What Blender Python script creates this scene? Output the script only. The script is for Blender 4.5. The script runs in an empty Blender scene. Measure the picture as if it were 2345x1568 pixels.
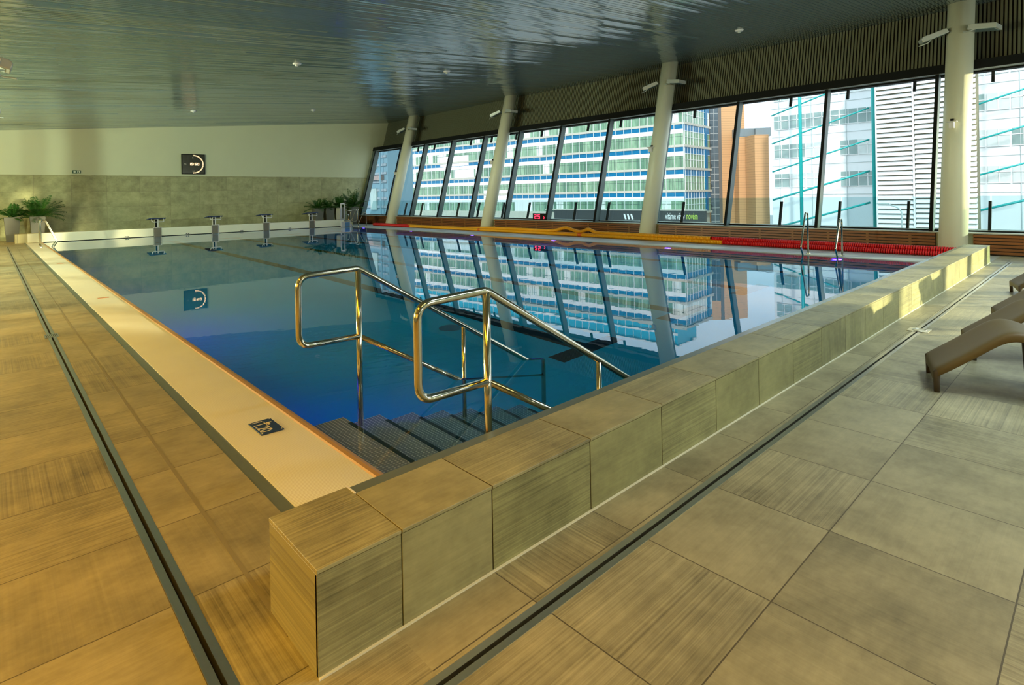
import bpy, math, random
from mathutils import Vector, Matrix
random.seed(7)
C = bpy.context.scene.collection
SC = bpy.context.scene
R = math.radians

# ------------------------------------------------------------------ mesh helpers
class MB:
    def __init__(s):
        s.v = []; s.f = []; s.m = []; s.mi = 0
    def mat(s, i): s.mi = i; return s
    def add(s, vs, fs):
        o = len(s.v); s.v += [tuple(p) for p in vs]
        s.f += [tuple(i + o for i in f) for f in fs]; s.m += [s.mi] * len(fs); return s
    def box(s, x0, x1, y0, y1, z0, z1, M=None):
        vs = [(x, y, z) for z in (z0, z1) for y in (y0, y1) for x in (x0, x1)]
        if M is not None: vs = [M @ Vector(p) for p in vs]
        return s.add(vs, [(0, 2, 3, 1), (4, 5, 7, 6), (0, 1, 5, 4), (2, 6, 7, 3), (0, 4, 6, 2), (1, 3, 7, 5)])
    def prism(s, poly, axis, a, b):
        # polygon in the plane orthogonal to axis, extruded a..b
        def P(p, t):
            if axis == 'y': return (p[0], t, p[1])
            if axis == 'x': return (t, p[0], p[1])
            return (p[0], p[1], t)
        n = len(poly)
        vs = [P(p, a) for p in poly] + [P(p, b) for p in poly]
        fs = [tuple(range(n)), tuple(range(2 * n - 1, n - 1, -1))]
        fs += [(i, i + n, (i + 1) % n + n, (i + 1) % n) for i in range(n)]
        return s.add(vs, fs)
    def tube(s, pts, r, seg=12, cap=True):
        pts = [Vector(p) for p in pts]; rings = []
        n = len(pts); up = None
        for i, p in enumerate(pts):
            if i == 0: t = (pts[1] - p).normalized()
            elif i == n - 1: t = (p - pts[-2]).normalized()
            else: t = ((pts[i + 1] - p).normalized() + (p - pts[i - 1]).normalized()).normalized()
            if up is None:
                up = Vector((0, 0, 1)) if abs(t.z) < .9 else Vector((0, 1, 0))
            a = t.cross(up)
            if a.length < 1e-5: a = t.cross(Vector((1, 0, 0)))
            a.normalize(); b = a.cross(t).normalized(); up = b
            k = r[i] if isinstance(r, (list, tuple)) else r
            rings.append([p + a * math.cos(2 * math.pi * j / seg) * k + b * math.sin(2 * math.pi * j / seg) * k for j in range(seg)])
        vs = [q for g in rings for q in g]; fs = []
        for i in range(n - 1):
            for j in range(seg):
                fs.append((i * seg + j, i * seg + (j + 1) % seg, (i + 1) * seg + (j + 1) % seg, (i + 1) * seg + j))
        if cap:
            fs.append(tuple(range(seg - 1, -1, -1))); fs.append(tuple(range((n - 1) * seg, n * seg)))
        return s.add(vs, fs)
    def build(s, name, mats, parent=None, smooth=False, bevel=0, seg=2):
        me = bpy.data.meshes.new(name); me.from_pydata(s.v, [], s.f)
        if not isinstance(mats, (list, tuple)): mats = [mats]
        for m in mats: me.materials.append(m)
        for p, i in zip(me.polygons, s.m): p.material_index = i
        me.update()
        o = bpy.data.objects.new(name, me); C.objects.link(o)
        if parent is not None: o.parent = parent
        if smooth:
            for p in me.polygons: p.use_smooth = len(p.vertices) == 4
        if bevel:
            b = o.modifiers.new('bevel', 'BEVEL'); b.width = bevel; b.segments = seg; b.limit_method = 'ANGLE'
        return o

def arc_path(pts, r, n=6):
    """polyline with rounded corners of radius r"""
    pts = [Vector(p) for p in pts]; out = [pts[0]]
    for i in range(1, len(pts) - 1):
        a, p, b = pts[i - 1], pts[i], pts[i + 1]
        d1 = (a - p); d2 = (b - p); ang = d1.angle(d2)
        if abs(ang - math.pi) < .02: out.append(p); continue
        k = min(r / math.tan(ang / 2), d1.length * .48, d2.length * .48)
        q0 = p + d1.normalized() * k; q1 = p + d2.normalized() * k
        for j in range(n + 1):
            t = j / n
            out.append(q0 * (1 - t) ** 2 + p * 2 * t * (1 - t) + q1 * t * t)
    out.append(pts[-1]); return out

def empty(name, loc=(0, 0, 0), rz=0):
    o = bpy.data.objects.new(name, None); C.objects.link(o); o.location = loc; o.rotation_euler = (0, 0, rz); o.empty_display_size = .1; return o
def tag(o, label=None, cat=None, group=None, kind=None):
    if label: o['label'] = label
    if cat: o['category'] = cat
    if group: o['group'] = group
    if kind: o['kind'] = kind
    return o
def structure(o, label=None):
    o['kind'] = 'structure'
    if label: o['label'] = label
    return o
KIDS = {}
def children(o): return [c for c in bpy.data.objects if c.parent == o]
def copy_tree(o, parent=None):
    c = o.copy(); C.objects.link(c)
    if parent is not None: c.parent = parent
    for ch in children(o): copy_tree(ch, c)
    return c

# ------------------------------------------------------------------ material helpers
class NT:
    def __init__(s, name):
        s.m = bpy.data.materials.new(name); s.m.use_nodes = True; s.t = s.m.node_tree
        s.t.nodes.clear(); s.out = s.t.nodes.new('ShaderNodeOutputMaterial')
    def n(s, typ, **kw):
        nd = s.t.nodes.new(typ)
        for k, v in kw.items():
            if k.startswith('i_'):
                key = k[2:]; key = int(key) if key.isdigit() else key.replace('_', ' ')
                sock = nd.inputs[key]
                if isinstance(v, bpy.types.NodeSocket): s.t.links.new(v, sock)
                else: sock.default_value = v
            else: setattr(nd, k, v)
        return nd
    def link(s, a, b): s.t.links.new(a, b)
    def math(s, op, a, b=0.0, c=0.0):
        nd = s.t.nodes.new('ShaderNodeMath'); nd.operation = op
        for i, x in enumerate((a, b, c)):
            if isinstance(x, bpy.types.NodeSocket): s.link(x, nd.inputs[i])
            else: nd.inputs[i].default_value = x
        return nd.outputs[0]
    def comb(s, x, y, z=0.0):
        nd = s.t.nodes.new('ShaderNodeCombineXYZ')
        for i, q in enumerate((x, y, z)):
            if isinstance(q, bpy.types.NodeSocket): s.link(q, nd.inputs[i])
            else: nd.inputs[i].default_value = q
        return nd.outputs[0]
    def noise(s, vec, scale, detail=3, rough=.5):
        return s.n('ShaderNodeTexNoise', i_Vector=vec, i_Scale=scale, i_Detail=detail, i_Roughness=rough).outputs['Fac']
    def mixc(s, f, a, b, typ='MIX'):
        nd = s.t.nodes.new('ShaderNodeMix'); nd.data_type = 'RGBA'; nd.blend_type = typ
        for k, x in ((0, f), (6, a), (7, b)):
            if isinstance(x, bpy.types.NodeSocket): s.link(x, nd.inputs[k])
            else: nd.inputs[k].default_value = x if k == 0 else (*x[:3], 1)
        return nd.outputs[2]
    def scalec(s, col, f):
        nd = s.t.nodes.new('ShaderNodeVectorMath'); nd.operation = 'SCALE'
        if isinstance(col, bpy.types.NodeSocket): s.link(col, nd.inputs[0])
        else: nd.inputs[0].default_value = col[:3]
        if isinstance(f, bpy.types.NodeSocket): s.link(f, nd.inputs['Scale'])
        else: nd.inputs['Scale'].default_value = f
        return nd.outputs[0]
    def pos(s):
        g = s.t.nodes.new('ShaderNodeNewGeometry'); x = s.t.nodes.new('ShaderNodeSeparateXYZ'); s.link(g.outputs['Position'], x.inputs[0])
        return g.outputs['Position'], x.outputs[0], x.outputs[1], x.outputs[2]
    def bsdf(s, **kw):
        b = s.n('ShaderNodeBsdfPrincipled')
        for k, v in kw.items():
            sock = b.inputs[k.replace('_', ' ')]
            if isinstance(v, bpy.types.NodeSocket): s.link(v, sock)
            elif isinstance(v, tuple) and len(v) == 3: sock.default_value = (*v, 1)
            else: sock.default_value = v
        s.link(b.outputs[0], s.out.inputs[0]); return b

def simple(name, col, rough=.5, metal=0, var=.06, nscale=6, bump=0, spec=.5, **kw):
    t = NT(name); P, x, y, z = t.pos()
    nz = t.noise(P, nscale, 4)
    f = t.math('MULTIPLY_ADD', nz, 2 * var, 1 - var)
    c = t.scalec(col, f)
    b = t.bsdf(Base_Color=c, Roughness=rough, Metallic=metal, Specular_IOR_Level=spec, **kw)
    if bump:
        bn = t.n('ShaderNodeBump', i_Strength=bump, i_Distance=.01, i_Height=t.noise(P, nscale * 12, 3))
        t.link(bn.outputs[0], b.inputs['Normal'])
    return t.m

def emis(name, col, st):
    t = NT(name); e = t.n('ShaderNodeEmission', i_Color=(*col, 1), i_Strength=st); t.link(e.outputs[0], t.out.inputs[0]); return t.m

def tile_mat(name, base, ax, a0, ap, bx, b0, bp, joint=.005, jcol=(.10, .085, .05), var=.12, streak=.8, cloud=.95, rough=.42, stripes=True):
    """large stoneware tiles: per tile tone, clouding and combed stripes running one way or the other"""
    t = NT(name); P, x, y, z = t.pos(); ax_ = {'x': x, 'y': y, 'z': z}
    a = ax_[ax]; b = ax_[bx]
    u = t.math('DIVIDE', t.math('SUBTRACT', a, a0), ap); v = t.math('DIVIDE', t.math('SUBTRACT', b, b0), bp)
    iu = t.math('FLOOR', u); iv = t.math('FLOOR', v); fu = t.math('FRACT', u); fv = t.math('FRACT', v)
    du = t.math('MULTIPLY', t.math('MINIMUM', fu, t.math('SUBTRACT', 1.0, fu)), ap)
    dv = t.math('MULTIPLY', t.math('MINIMUM', fv, t.math('SUBTRACT', 1.0, fv)), bp)
    jm = t.math('LESS_THAN', t.math('MINIMUM', du, dv), joint / 2)
    wn = t.n('ShaderNodeTexWhiteNoise', noise_dimensions='3D', i_Vector=t.comb(t.math('ADD', iu, .37), t.math('ADD', iv, .61), 1.3))
    rnd = wn.outputs['Value']; sp = t.n('ShaderNodeSeparateColor', i_Color=wn.outputs['Color'])
    r1, r2, r3 = sp.outputs[0], sp.outputs[1], sp.outputs[2]
    off = t.math('MULTIPLY', r2, 57.0)
    sA = t.noise(t.comb(t.math('MULTIPLY', a, .55), t.math('MULTIPLY_ADD', b, 105, off), off), 1.0, 3, .65)
    sB = t.noise(t.comb(t.math('MULTIPLY_ADD', a, 105, off), t.math('MULTIPLY', b, .55), off), 1.0, 3, .65)
    pick = t.math('GREATER_THAN', r1, .5)
    s_ = t.math('ADD', t.math('MULTIPLY', sA, pick), t.math('MULTIPLY', sB, t.math('SUBTRACT', 1.0, pick)))
    amt = t.math('MULTIPLY_ADD', t.math('GREATER_THAN', r3, .35), .75, .25)     # some tiles almost plain
    cl = t.noise(t.comb(t.math('ADD', a, off), b, off), 3.0, 6, .62)
    cl2 = t.noise(t.comb(t.math('ADD', a, off), t.math('MULTIPLY', b, 2.0), 3.0), 14.0, 4, .6)
    val = t.math('MULTIPLY_ADD', t.math('SUBTRACT', rnd, .5), 2 * var, 1.0)
    val = t.math('ADD', val, t.math('MULTIPLY', t.math('MULTIPLY', t.math('SUBTRACT', s_, .5), amt), streak * 2))
    val = t.math('ADD', val, t.math('MULTIPLY', t.math('SUBTRACT', cl, .5), cloud * 1.6))
    val = t.math('ADD', val, t.math('MULTIPLY', t.math('SUBTRACT', cl2, .5), cloud * .5))
    col = t.scalec(base, val)
    col = t.mixc(jm, col, jcol)
    rg = t.math('MULTIPLY_ADD', t.math('SUBTRACT', s_, .5), .35, rough)
    bs = t.bsdf(Base_Color=col, Roughness=rg, Specular_IOR_Level=.45)
    h = t.math('SUBTRACT', t.math('MULTIPLY', s_, amt), t.math('MULTIPLY', jm, 1.5))
    bn = t.n('ShaderNodeBump', i_Strength=.25, i_Distance=.004, i_Height=h); t.link(bn.outputs[0], bs.inputs['Normal'])
    return t.m

BEIGE = (.315, .29, .175)
M = {}
M['floor_r'] = tile_mat('stoneware_right', BEIGE, 'x', 2.017, .597, 'y', .852, .597)
M['floor_l'] = tile_mat('stoneware_left', BEIGE, 'x', .47, .597, 'y', 2.93, .597)
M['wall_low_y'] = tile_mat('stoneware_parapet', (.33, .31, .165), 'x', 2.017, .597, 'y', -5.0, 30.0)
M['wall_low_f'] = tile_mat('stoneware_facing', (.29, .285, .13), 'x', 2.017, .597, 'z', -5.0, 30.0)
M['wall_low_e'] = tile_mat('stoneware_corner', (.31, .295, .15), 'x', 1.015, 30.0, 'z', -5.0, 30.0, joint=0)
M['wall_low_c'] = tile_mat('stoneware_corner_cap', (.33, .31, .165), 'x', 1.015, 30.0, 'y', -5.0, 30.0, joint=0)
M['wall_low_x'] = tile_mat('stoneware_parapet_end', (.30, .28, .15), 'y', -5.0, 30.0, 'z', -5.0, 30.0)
M['endtile'] = tile_mat('end_wall_tile', (.37, .385, .20), 'x', .2, 1.2, 'z', -.06, .655, joint=.006, jcol=(.2, .18, .11), streak=.15, cloud=.8, var=.07)
M['deck'] = tile_mat('deck_grey', (.42, .44, .38), 'x', 13.95, .6, 'y', .852, .597, streak=.2, cloud=.2, var=.05)
M['plaster'] = simple('plaster', (.64, .69, .49), .8, var=.03, nscale=1.5)
M['kerbwhite'] = simple('kerb_white', (.93, .93, .72), .35, var=.04, nscale=2)
M['steel'] = simple('polished_steel', (.64, .60, .48), .10, 1, var=.02)
M['steel_b'] = simple('brushed_steel', (.66, .66, .58), .32, 1, var=.06, nscale=20)
M['coping'] = simple('coping_steel', (.20, .24, .20), .24, .3, var=.05, nscale=12)
M['darkslot'] = simple('slot', (.012, .010, .008), .6)
M['column'] = simple('column_paint', (.82, .84, .66), .45, var=.03, nscale=2)
M['black'] = simple('black_metal', (.010, .012, .012), .7, spec=.15)
M['fin'] = simple('fin_grey', (.12, .16, .15), .4, .2)
M['white'] = simple('white_paint', (.8, .8, .78), .5)
M['slat'] = simple('acoustic_slat', (.15, .165, .11), .6, var=.05)
M['slatgap'] = simple('slat_gap', (.02, .019, .014), .8)
M['wood'] = None
t = NT('bench_wood'); P, x, y, z = t.pos()
g = t.noise(t.comb(t.math('MULTIPLY', x, 20), t.math('MULTIPLY', y, 1.2), t.math('MULTIPLY', z, 60)), 1, 5, .6)
col = t.mixc(g, (.12, .032, .006), (.34, .115, .022))
t.bsdf(Base_Color=col, Roughness=.45); M['wood'] = t.m
M['brass'] = simple('bracket', (.30, .19, .06), .5)
M['sill'] = simple('sill_grey', (.42, .42, .36), .4)
M['lamp'] = simple('floodlight_grey', (.50, .55, .53), .4, .2)
M['lampglass'] = simple('floodlight_glass', (.18, .26, .28), .12)
M['blue'] = simple('starting_blue', (.02, .05, .16), .4)
M['panelgrey'] = simple('block_panel', (.16, .15, .11), .35, .4, nscale=60, var=.2)
M['pot'] = simple('pot_grey', (.15, .155, .13), .55)
M['soil'] = simple('soil', (.03, .02, .012), .9)
M['leaf'] = simple('leaf', (.028, .115, .014), .45, var=.4, nscale=9)
M['lounger'] = simple('lounger_shell', (.125, .09, .036), .55, var=.02, spec=.3)
M['loungerleg'] = simple('lounger_leg', (.08, .06, .04), .5)
M['grip'] = simple('white_grip', (.80, .80, .76), .3)
M['yellow'] = simple('float_yellow', (.95, .46, .012), .4, var=.04)
M['red'] = simple('float_red', (.75, .012, .015), .38, var=.04)
M['rope'] = simple('rope_cable', (.5, .5, .5), .5)

# glazing: thin pane
def glass_mat(name, tint, refl=.9):
    t = NT(name)
    tr = t.n('ShaderNodeBsdfTransparent', i_Color=(*tint, 1)); gl = t.n('ShaderNodeBsdfGlossy', i_Roughness=.01, i_Color=(refl, refl, refl, 1))
    lw0 = t.n('ShaderNodeLayerWeight', i_Blend=.5); fr = t.math('MINIMUM', t.math('MULTIPLY_ADD', t.math('POWER', lw0.outputs['Facing'], 5.0), 1.2, .06), 1.0); mx = t.n('ShaderNodeMixShader', i_Fac=fr)
    t.link(tr.outputs[0], mx.inputs[1]); t.link(gl.outputs[0], mx.inputs[2]); t.link(mx.outputs[0], t.out.inputs[0]); return t.m
M['glass'] = glass_mat('pane_glass', (.93, .97, .96))
M['guard'] = glass_mat('guard_glass', (.62, .80, .82))

# pool water
t = NT('pool_water')
gb = t.n('ShaderNodeBsdfGlass', i_IOR=1.333, i_Roughness=0.0, i_Color=(1, 1, 1, 1)); t.link(gb.outputs[0], t.out.inputs[0])
P, x, y, z = t.pos()
bn = t.n('ShaderNodeBump', i_Strength=.012, i_Distance=.02, i_Height=t.noise(P, 5.0, 2)); t.link(bn.outputs[0], gb.inputs['Normal'])
va = t.n('ShaderNodeVolumeAbsorption', i_Color=(.0, .72, .93, 1), i_Density=.62); t.link(va.outputs[0], t.out.inputs[1])
M['water'] = t.m
# stainless pool lining with dotted anti-slip on the steps
M['basin'] = simple('basin_lining', (.05, .62, .80), .5, 0, var=.06, nscale=1.2)
t = NT('step_steel'); P, x, y, z = t.pos()
vo = t.n('ShaderNodeTexVoronoi', i_Vector=P, i_Scale=42.0, i_Randomness=0.0, voronoi_dimensions='2D'); d = t.math('LESS_THAN', vo.outputs['Distance'], .28)
col = t.mixc(d, (.32, .33, .40), (.85, .82, .85)); t.bsdf(Base_Color=col, Roughness=.4, Metallic=.2); M['step'] = t.m
M['lane'] = simple('lane_black', (.012, .03, .04), .5)
# overflow grate: cream bars running across the strip
def grate(name, base, dark):
    t = NT(name); P, x, y, z = t.pos()
    fy = t.math('FRACT', t.math('DIVIDE', y, .0135)); gap = t.math('LESS_THAN', fy, .26)
    col = t.mixc(gap, base, dark)
    cl = t.noise(P, 2.0, 4); col = t.scalec(col, t.math('MULTIPLY_ADD', cl, .16, .92))
    b = t.bsdf(Base_Color=col, Roughness=.45)
    bn = t.n('ShaderNodeBump', i_Strength=.5, i_Distance=.004, i_Height=t.math('SUBTRACT', 1.0, gap)); t.link(bn.outputs[0], b.inputs['Normal']); return t.m
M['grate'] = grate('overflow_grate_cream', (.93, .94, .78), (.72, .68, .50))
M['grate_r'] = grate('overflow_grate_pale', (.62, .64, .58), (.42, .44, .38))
t = NT('pool_edge'); P, x, y, z = t.pos()
t.bsdf(Base_Color=t.scalec((.62, .36, .14), t.math('MULTIPLY_ADD', t.noise(P, 3, 3), .2, .9)), Roughness=.35, Metallic=.3); M['edge'] = t.m

# ------------------------------------------------------------------ camera
EYE = 1.457
f_px = 1291.096; roll = R(.99616); th = R(46.98303)
F = Vector((math.cos(th), math.sin(th), 0)); Rr = Vector((math.sin(th), -math.cos(th), 0)); U = Vector((0, 0, 1))
cr, sr = math.cos(roll), math.sin(roll)
right = Rr * cr - U * sr; up = Rr * sr + U * cr; back = -F
cam_d = bpy.data.cameras.new('camera'); cam = bpy.data.objects.new('camera', cam_d); C.objects.link(cam)
mw = Matrix.Identity(4)
for i, c_ in enumerate((right, up, back)):
    for j in range(3): mw[j][i] = c_[j]
mw.translation = Vector((0, 0, EYE)); cam.matrix_world = mw
cam_d.sensor_fit = 'HORIZONTAL'; cam_d.sensor_width = 36; cam_d.lens = f_px / 2345 * 36
cam_d.shift_y = -(784 - 446.056) / 2345; cam_d.clip_start = .05; cam_d.clip_end = 500
SC.camera = cam

# ------------------------------------------------------------------ room dimensions
XL, XE, YN, YB = -6.0, 17.9, -12.2, 29.6          # left wall, outer edge, rear wall, back (far) wall
PX0, PX1, PY0, PY1 = 1.53, 13.5, 2.055, 27.34     # pool
LEAN = .27
def gx(z, x0=16.05): return x0 + LEAN * z
def ceil_z(x): return 4.27 + .0905 * x
COLY = [2.44, 10.19, 18.06, 25.72]

# ------------------------------------------------------------------ floor with openings
def cells(xs, ys, holes, zt, zb, matf):
    mb = MB()
    for i in range(len(xs) - 1):
        for j in range(len(ys) - 1):
            cx, cy = (xs[i] + xs[i + 1]) / 2, (ys[j] + ys[j + 1]) / 2
            if any(h[0] < cx < h[1] and h[2] < cy < h[3] for h in holes): continue
            mb.mat(matf(cx, cy)).box(xs[i], xs[i + 1], ys[j], ys[j + 1], zb, zt)
    return mb
D0, D1 = .470, .540        # left drain
E0, E1 = 1.357, 1.427      # right drain
xs = [XL, D0, D1, .712, .735, .985, 13.97, 14.28, 16.02]
ys = [YN, E0, E1, 1.668, 1.99, 25.4, 27.34, YB]
holes = [(D0, D1, E0, 25.4), (D0, 14.28, E0, E1), (.985, 13.97, 1.99, 27.34)]
def fm(cx, cy):
    if cx < .985 and cy > E1 or cx < D0: return 1
    if cx > 13.97 and cy > 1.668: return 2
    return 0
fl = cells(xs, ys, holes, 0, -.12, fm).build('floor', [M['floor_r'], M['floor_l'], M['deck']])
structure(fl)
# beige expansion joint strip in the left floor
js = MB().box(.714, .731, 1.9, 24.6, 0.0, .002).build('trim_1', simple('joint_strip', (.24, .215, .13), .5)); structure(js)
js = MB().box(.717, 14.05, 1.656, 1.6645, 0, .0055).build('trim_2', simple('silicone', (.8, .78, .62), .5)); structure(js)

# drains
def channel(name, x0, x1, y0, y1, along, label, n):
    t_ = empty(name, ((x0 + x1) / 2, (y0 + y1) / 2, 0)); tag(t_, label, 'drain')
    T = Matrix.Translation(-t_.location)
    k = .027
    if along == 'y':
        MB().box(x0, x0 + k, y0, y1, -.10, .002, T).box(x1 - k, x1, y0, y1, -.10, .002, T).build('steel_edge', M['steel_b'], t_)
        MB().box(x0 + k, x1 - k, y0, y1, -.10, -.075, T).build('channel_bed', M['darkslot'], t_)
    else:
        MB().box(x0, x1, y0, y0 + k, -.10, .002, T).box(x0, x1, y1 - k, y1, -.10, .002, T).build('steel_edge', M['steel_b'], t_)
        MB().box(x0, x1, y0 + k, y1 - k, -.10, -.075, T).build('channel_bed', M['darkslot'], t_)
    return t_
channel('slot_drain', D0, D1, E0, 25.4, 'y', 'long steel slot drain running along the left walkway beside the cream overflow strip', .42)
channel('slot_drain', D1, 14.28, E0, E1, 'x', 'long steel slot drain running through the floor in front of the low tiled wall', .55)
def drain_plate(x, y, w, l, rz, label):
    t_ = empty('drain_cover', (x, y, 0.002), rz); tag(t_, label, 'drain cover')
    MB().box(-w / 2, w / 2, -l / 2, l / 2, 0, .003).build('plate', M['steel_b'], t_)
    mb = MB()
    for i in range(7):
        q = -w / 2 + w * (i + .9) / 8
        mb.box(q, q + w * .05, -l * .35, l * .35, .003, .0036)
    mb.build('slots', M['darkslot'], t_)
drain_plate(.505, 7.97, .12, .2, 0, 'small slotted drain cover on the slot drain of the left walkway')
t_ = empty('drain_cover', (6.96, 1.392, .002)); tag(t_, 'square steel drain cover with an oval groove in front of the low wall', 'drain cover')
MB().box(-.09, .09, -.09, .09, 0, .004).build('plate', simple('plate_pale', (.66, .64, .48), .35, .4), t_)
ring = [(math.cos(a) * .062, math.sin(a) * .062, .0045) for a in [i * math.pi / 16 for i in range(33)]]
MB().tube(ring, .004, 6).build('groove', M['steel_b'], t_)

# ------------------------------------------------------------------ low tiled wall in front of the pool
lw = empty('wall_front', (.717, 1.668, 0)); structure(lw, 'low tiled wall along the near end of the pool')
def W(mb, name, mats, **k):
    o = mb.build(name, mats, **k); return o
T = Matrix.Translation(-lw.location)
MB().box(.722, 14.03, 1.676, 1.995, 0, .318, T).build('wall_body', M['darkslot'], lw)
# facing tiles, one block each, thin dark joints between
xsb = [.717, 1.015, 1.42] + [2.017 + .597 * k for k in range(0, 21)]
xsb = [q for q in xsb if q < 13.9] + [14.05]
fb, cp = MB(), MB()
for a, b in zip(xsb[:-1], xsb[1:]):
    mi = 1 if a < 1.1 else 0
    fb.mat(mi).box(a + (.0 if a < .72 else .002), b - .002, 1.665, 1.677, 0.004, .3155, T)
    cp.mat(mi).box(a + (.0 if a < .72 else .002), b - .002, 1.662, 2.06 if a < .9 else 1.992, .3185, .331, T)
fb.mat(1).box(.717, .723, 1.6655, 2.055, 0, .3165, T)
fb.build('tile_facing', [M['wall_low_f'], M['wall_low_e']], lw, bevel=.0012, seg=1)
cp.build('tile_capping', [M['wall_low_y'], M['wall_low_c']], lw, bevel=.0012, seg=1)
MB().box(14.03, 14.05, 1.668, 2.06, 0, .317, T).build('tile_end', M['wall_low_x'], lw)
MB().box(1.018, 14.05, 1.994, 2.058, -.05, .327, T).box(.72, 1.018, 1.994, 2.055, 0, .318, T).build('steel_coping', M['coping'], lw, bevel=.003)
MB().box(1.011, 1.018, 1.992, 2.06, .30, .333, T).build('white_joint', M['white'], lw)

# ------------------------------------------------------------------ the pool
pool = empty('swimming_pool', (0, 0, 0)); tag(pool, 'long rectangular indoor pool with still blue water and cream overflow edge', 'swimming pool')
DEP = -1.30; WZ = -.02
MB().box(1.40, PX0, 2.0, 27.5, DEP - .1, -.075).box(PX1, 13.62, 2.0, 27.5, DEP - .1, -.075).box(1.4, 13.6, 1.93, PY0, DEP - .1, -.05).box(1.4, 13.6, PY1, 27.5, DEP - .1, -.045).box(1.4, 13.6, 2, 27.4, DEP - .2, DEP).build('basin', M['basin'], pool)
# left edge: channel trim, cream grate and rounded orange-brown edge
MB().box(.985, 1.052, 2.06, 27.34, -.1, -.004).build('channel_trim', M['coping'], pool)
MB().prism([(1.052, -.1), (1.052, .0), (1.47, -.012), (1.47, -.1)], 'y', 2.06, 27.34).build('overflow_grate', M['grate'], pool)
MB().prism([(1.47, -.1), (1.47, -.012), (1.478, -.004), (1.50, -.001), (1.522, -.006), (1.53, -.02), (1.53, -.1)], 'y', 2.06, 27.34).build('pool_edge', M['edge'], pool)
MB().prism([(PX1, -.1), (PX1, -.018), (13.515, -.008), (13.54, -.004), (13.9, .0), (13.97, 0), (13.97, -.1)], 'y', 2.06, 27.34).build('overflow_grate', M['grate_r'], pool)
MB().box(1.515, 13.515, 2.0565, 27.345, DEP - .05, WZ).build('water', M['water'], pool)
# entry steps descending away from the left edge
NS = 7; TR = .285; RI = .165
stp = MB(); nos = MB()
for i in range(NS):
    x0 = PX0 + TR * i
    stp.box(x0, x0 + TR + (.3 if False else 0), PY0, 3.72, DEP, WZ - RI * (i + 1))
    nos.box(x0 + TR - .028, x0 + TR + .002, PY0 + .12, 3.60, WZ - RI * (i + 1) - .004, WZ - RI * (i + 1) + .003)
so = stp.build('entry_steps', M['step'], pool); nos.build('step_nosings', M['lane'], so)
# lane markings on the pool floor
mk = MB()
for cx_ in (5.22, 7.43, 9.64, 11.85):
    mk.box(cx_ - .125, cx_ + .125, 4.45, 24.6, DEP, DEP + .003); mk.box(cx_ - .55, cx_ + .55, 4.2, 4.45, DEP, DEP + .003); mk.box(cx_ - .55, cx_ + .55, 24.6, 24.85, DEP, DEP + .003)
mk.build('lane_marking', M['lane'], pool)
MB().tube([(4.6, 6.2, DEP + .001), (4.6, 6.2, DEP + .012)], .16, 24).build('floor_inlet', M['steel_b'], pool)
# underwater lamps (blue-violet)
glow = emis('underwater_lamp', (.10, .02, 1.0), 2.5)
lampsL = [4.15, 8.3, 12.5, 16.7, 20.9, 25.1]
for k, yy in enumerate(lampsL):
    MB().tube([(PX0 - .002, yy, -.45), (PX0 + .012, yy, -.45)], .10, 20).build('underwater_lamp', glow, pool)
    MB().tube([(PX1 + .002, yy, -.30), (PX1 - .012, yy, -.30)], .10, 20).build('underwater_lamp', glow, pool)
    for sx, xx in ((1, PX0 + .03), (-1, PX1 - .03)):
        l = bpy.data.lights.new('underwater_light', 'AREA'); l.shape = 'DISK'; l.size = .2; l.energy = (8 if k < 2 else 1) if sx > 0 else 5; l.color = (.08, .03, 1)
        o = bpy.data.objects.new('underwater_light', l); C.objects.link(o); o.location = (xx, yy, -.22 if sx > 0 else -.4); o.rotation_euler = (0, R(-22 if sx > 0 else -90) * sx, 0); o.parent = pool
# little stop marks in the cream strip
for yy in (10.56, 17.33):
    MB().box(1.22, 1.36, yy - .03, yy + .03, -.006, -.001 if yy < 12 else -.002).build('overflow_cap', simple('cap_rust', (.45, .20, .08), .5), pool)

# depth sign 1.20 on the cream strip
sg = empty('depth_sign', (1.295, 3.74, -.004)); tag(sg, 'dark blue depth plate reading 1.20 on the cream overflow strip', 'sign')
MB().box(-.07, .07, -.12, .12, 0, .006).build('plate', M['blue'], sg, bevel=.001, seg=1)
def text_mesh(s, size, mat, parent, loc, rot, name='lettering', ext=.0006, align='CENTER', sx=1):
    cu = bpy.data.curves.new('txt', 'FONT'); cu.body = s; cu.size = size; cu.extrude = ext; cu.align_x = align; cu.align_y = 'CENTER'
    to = bpy.data.objects.new('txt', cu); C.objects.link(to)
    bpy.context.view_layer.update()
    me = bpy.data.meshes.new_from_object(to.evaluated_get(bpy.context.evaluated_depsgraph_get()))
    bpy.data.objects.remove(to); me.materials.clear(); me.materials.append(mat)
    o = bpy.data.objects.new(name, me); C.objects.link(o); o.parent = parent; o.location = loc; o.rotation_euler = rot; o.scale = (sx, 1, 1)
    return o
# the plate is read from the water side: letters upright towards -X
cream = simple('cream_print', (.75, .72, .58), .5)
text_mesh('1.20', .105, cream, sg, (-.028, -.012, .0066), (0, 0, R(-90)), sx=.92)
fig = MB()
wv = [(.008 + .007 * (k % 2), .085 - .012 * k, .0068) for k in range(14)]
fig.tube(wv, .0018, 6); fig.tube([(-.055, .095, .0068), (.008, .095, .0068)], .003, 6)
fig.tube([(.018, .045, .0068), (.034, .03, .0068)], .006, 8); fig.tube([(.022, .02, .0068), (.03, .012, .0068)], .007, 8); fig.tube([(.03, .05, .0068), (.05, .045, .0068)], .004, 8)
for a, b in ((-.06, .108), (.06, .108), (-.06, -.108), (.06, -.108)): fig.tube([(a, b, .006), (a, b, .0075)], .005, 8)
fig.build('swimmer_pictogram', cream, sg)

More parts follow.
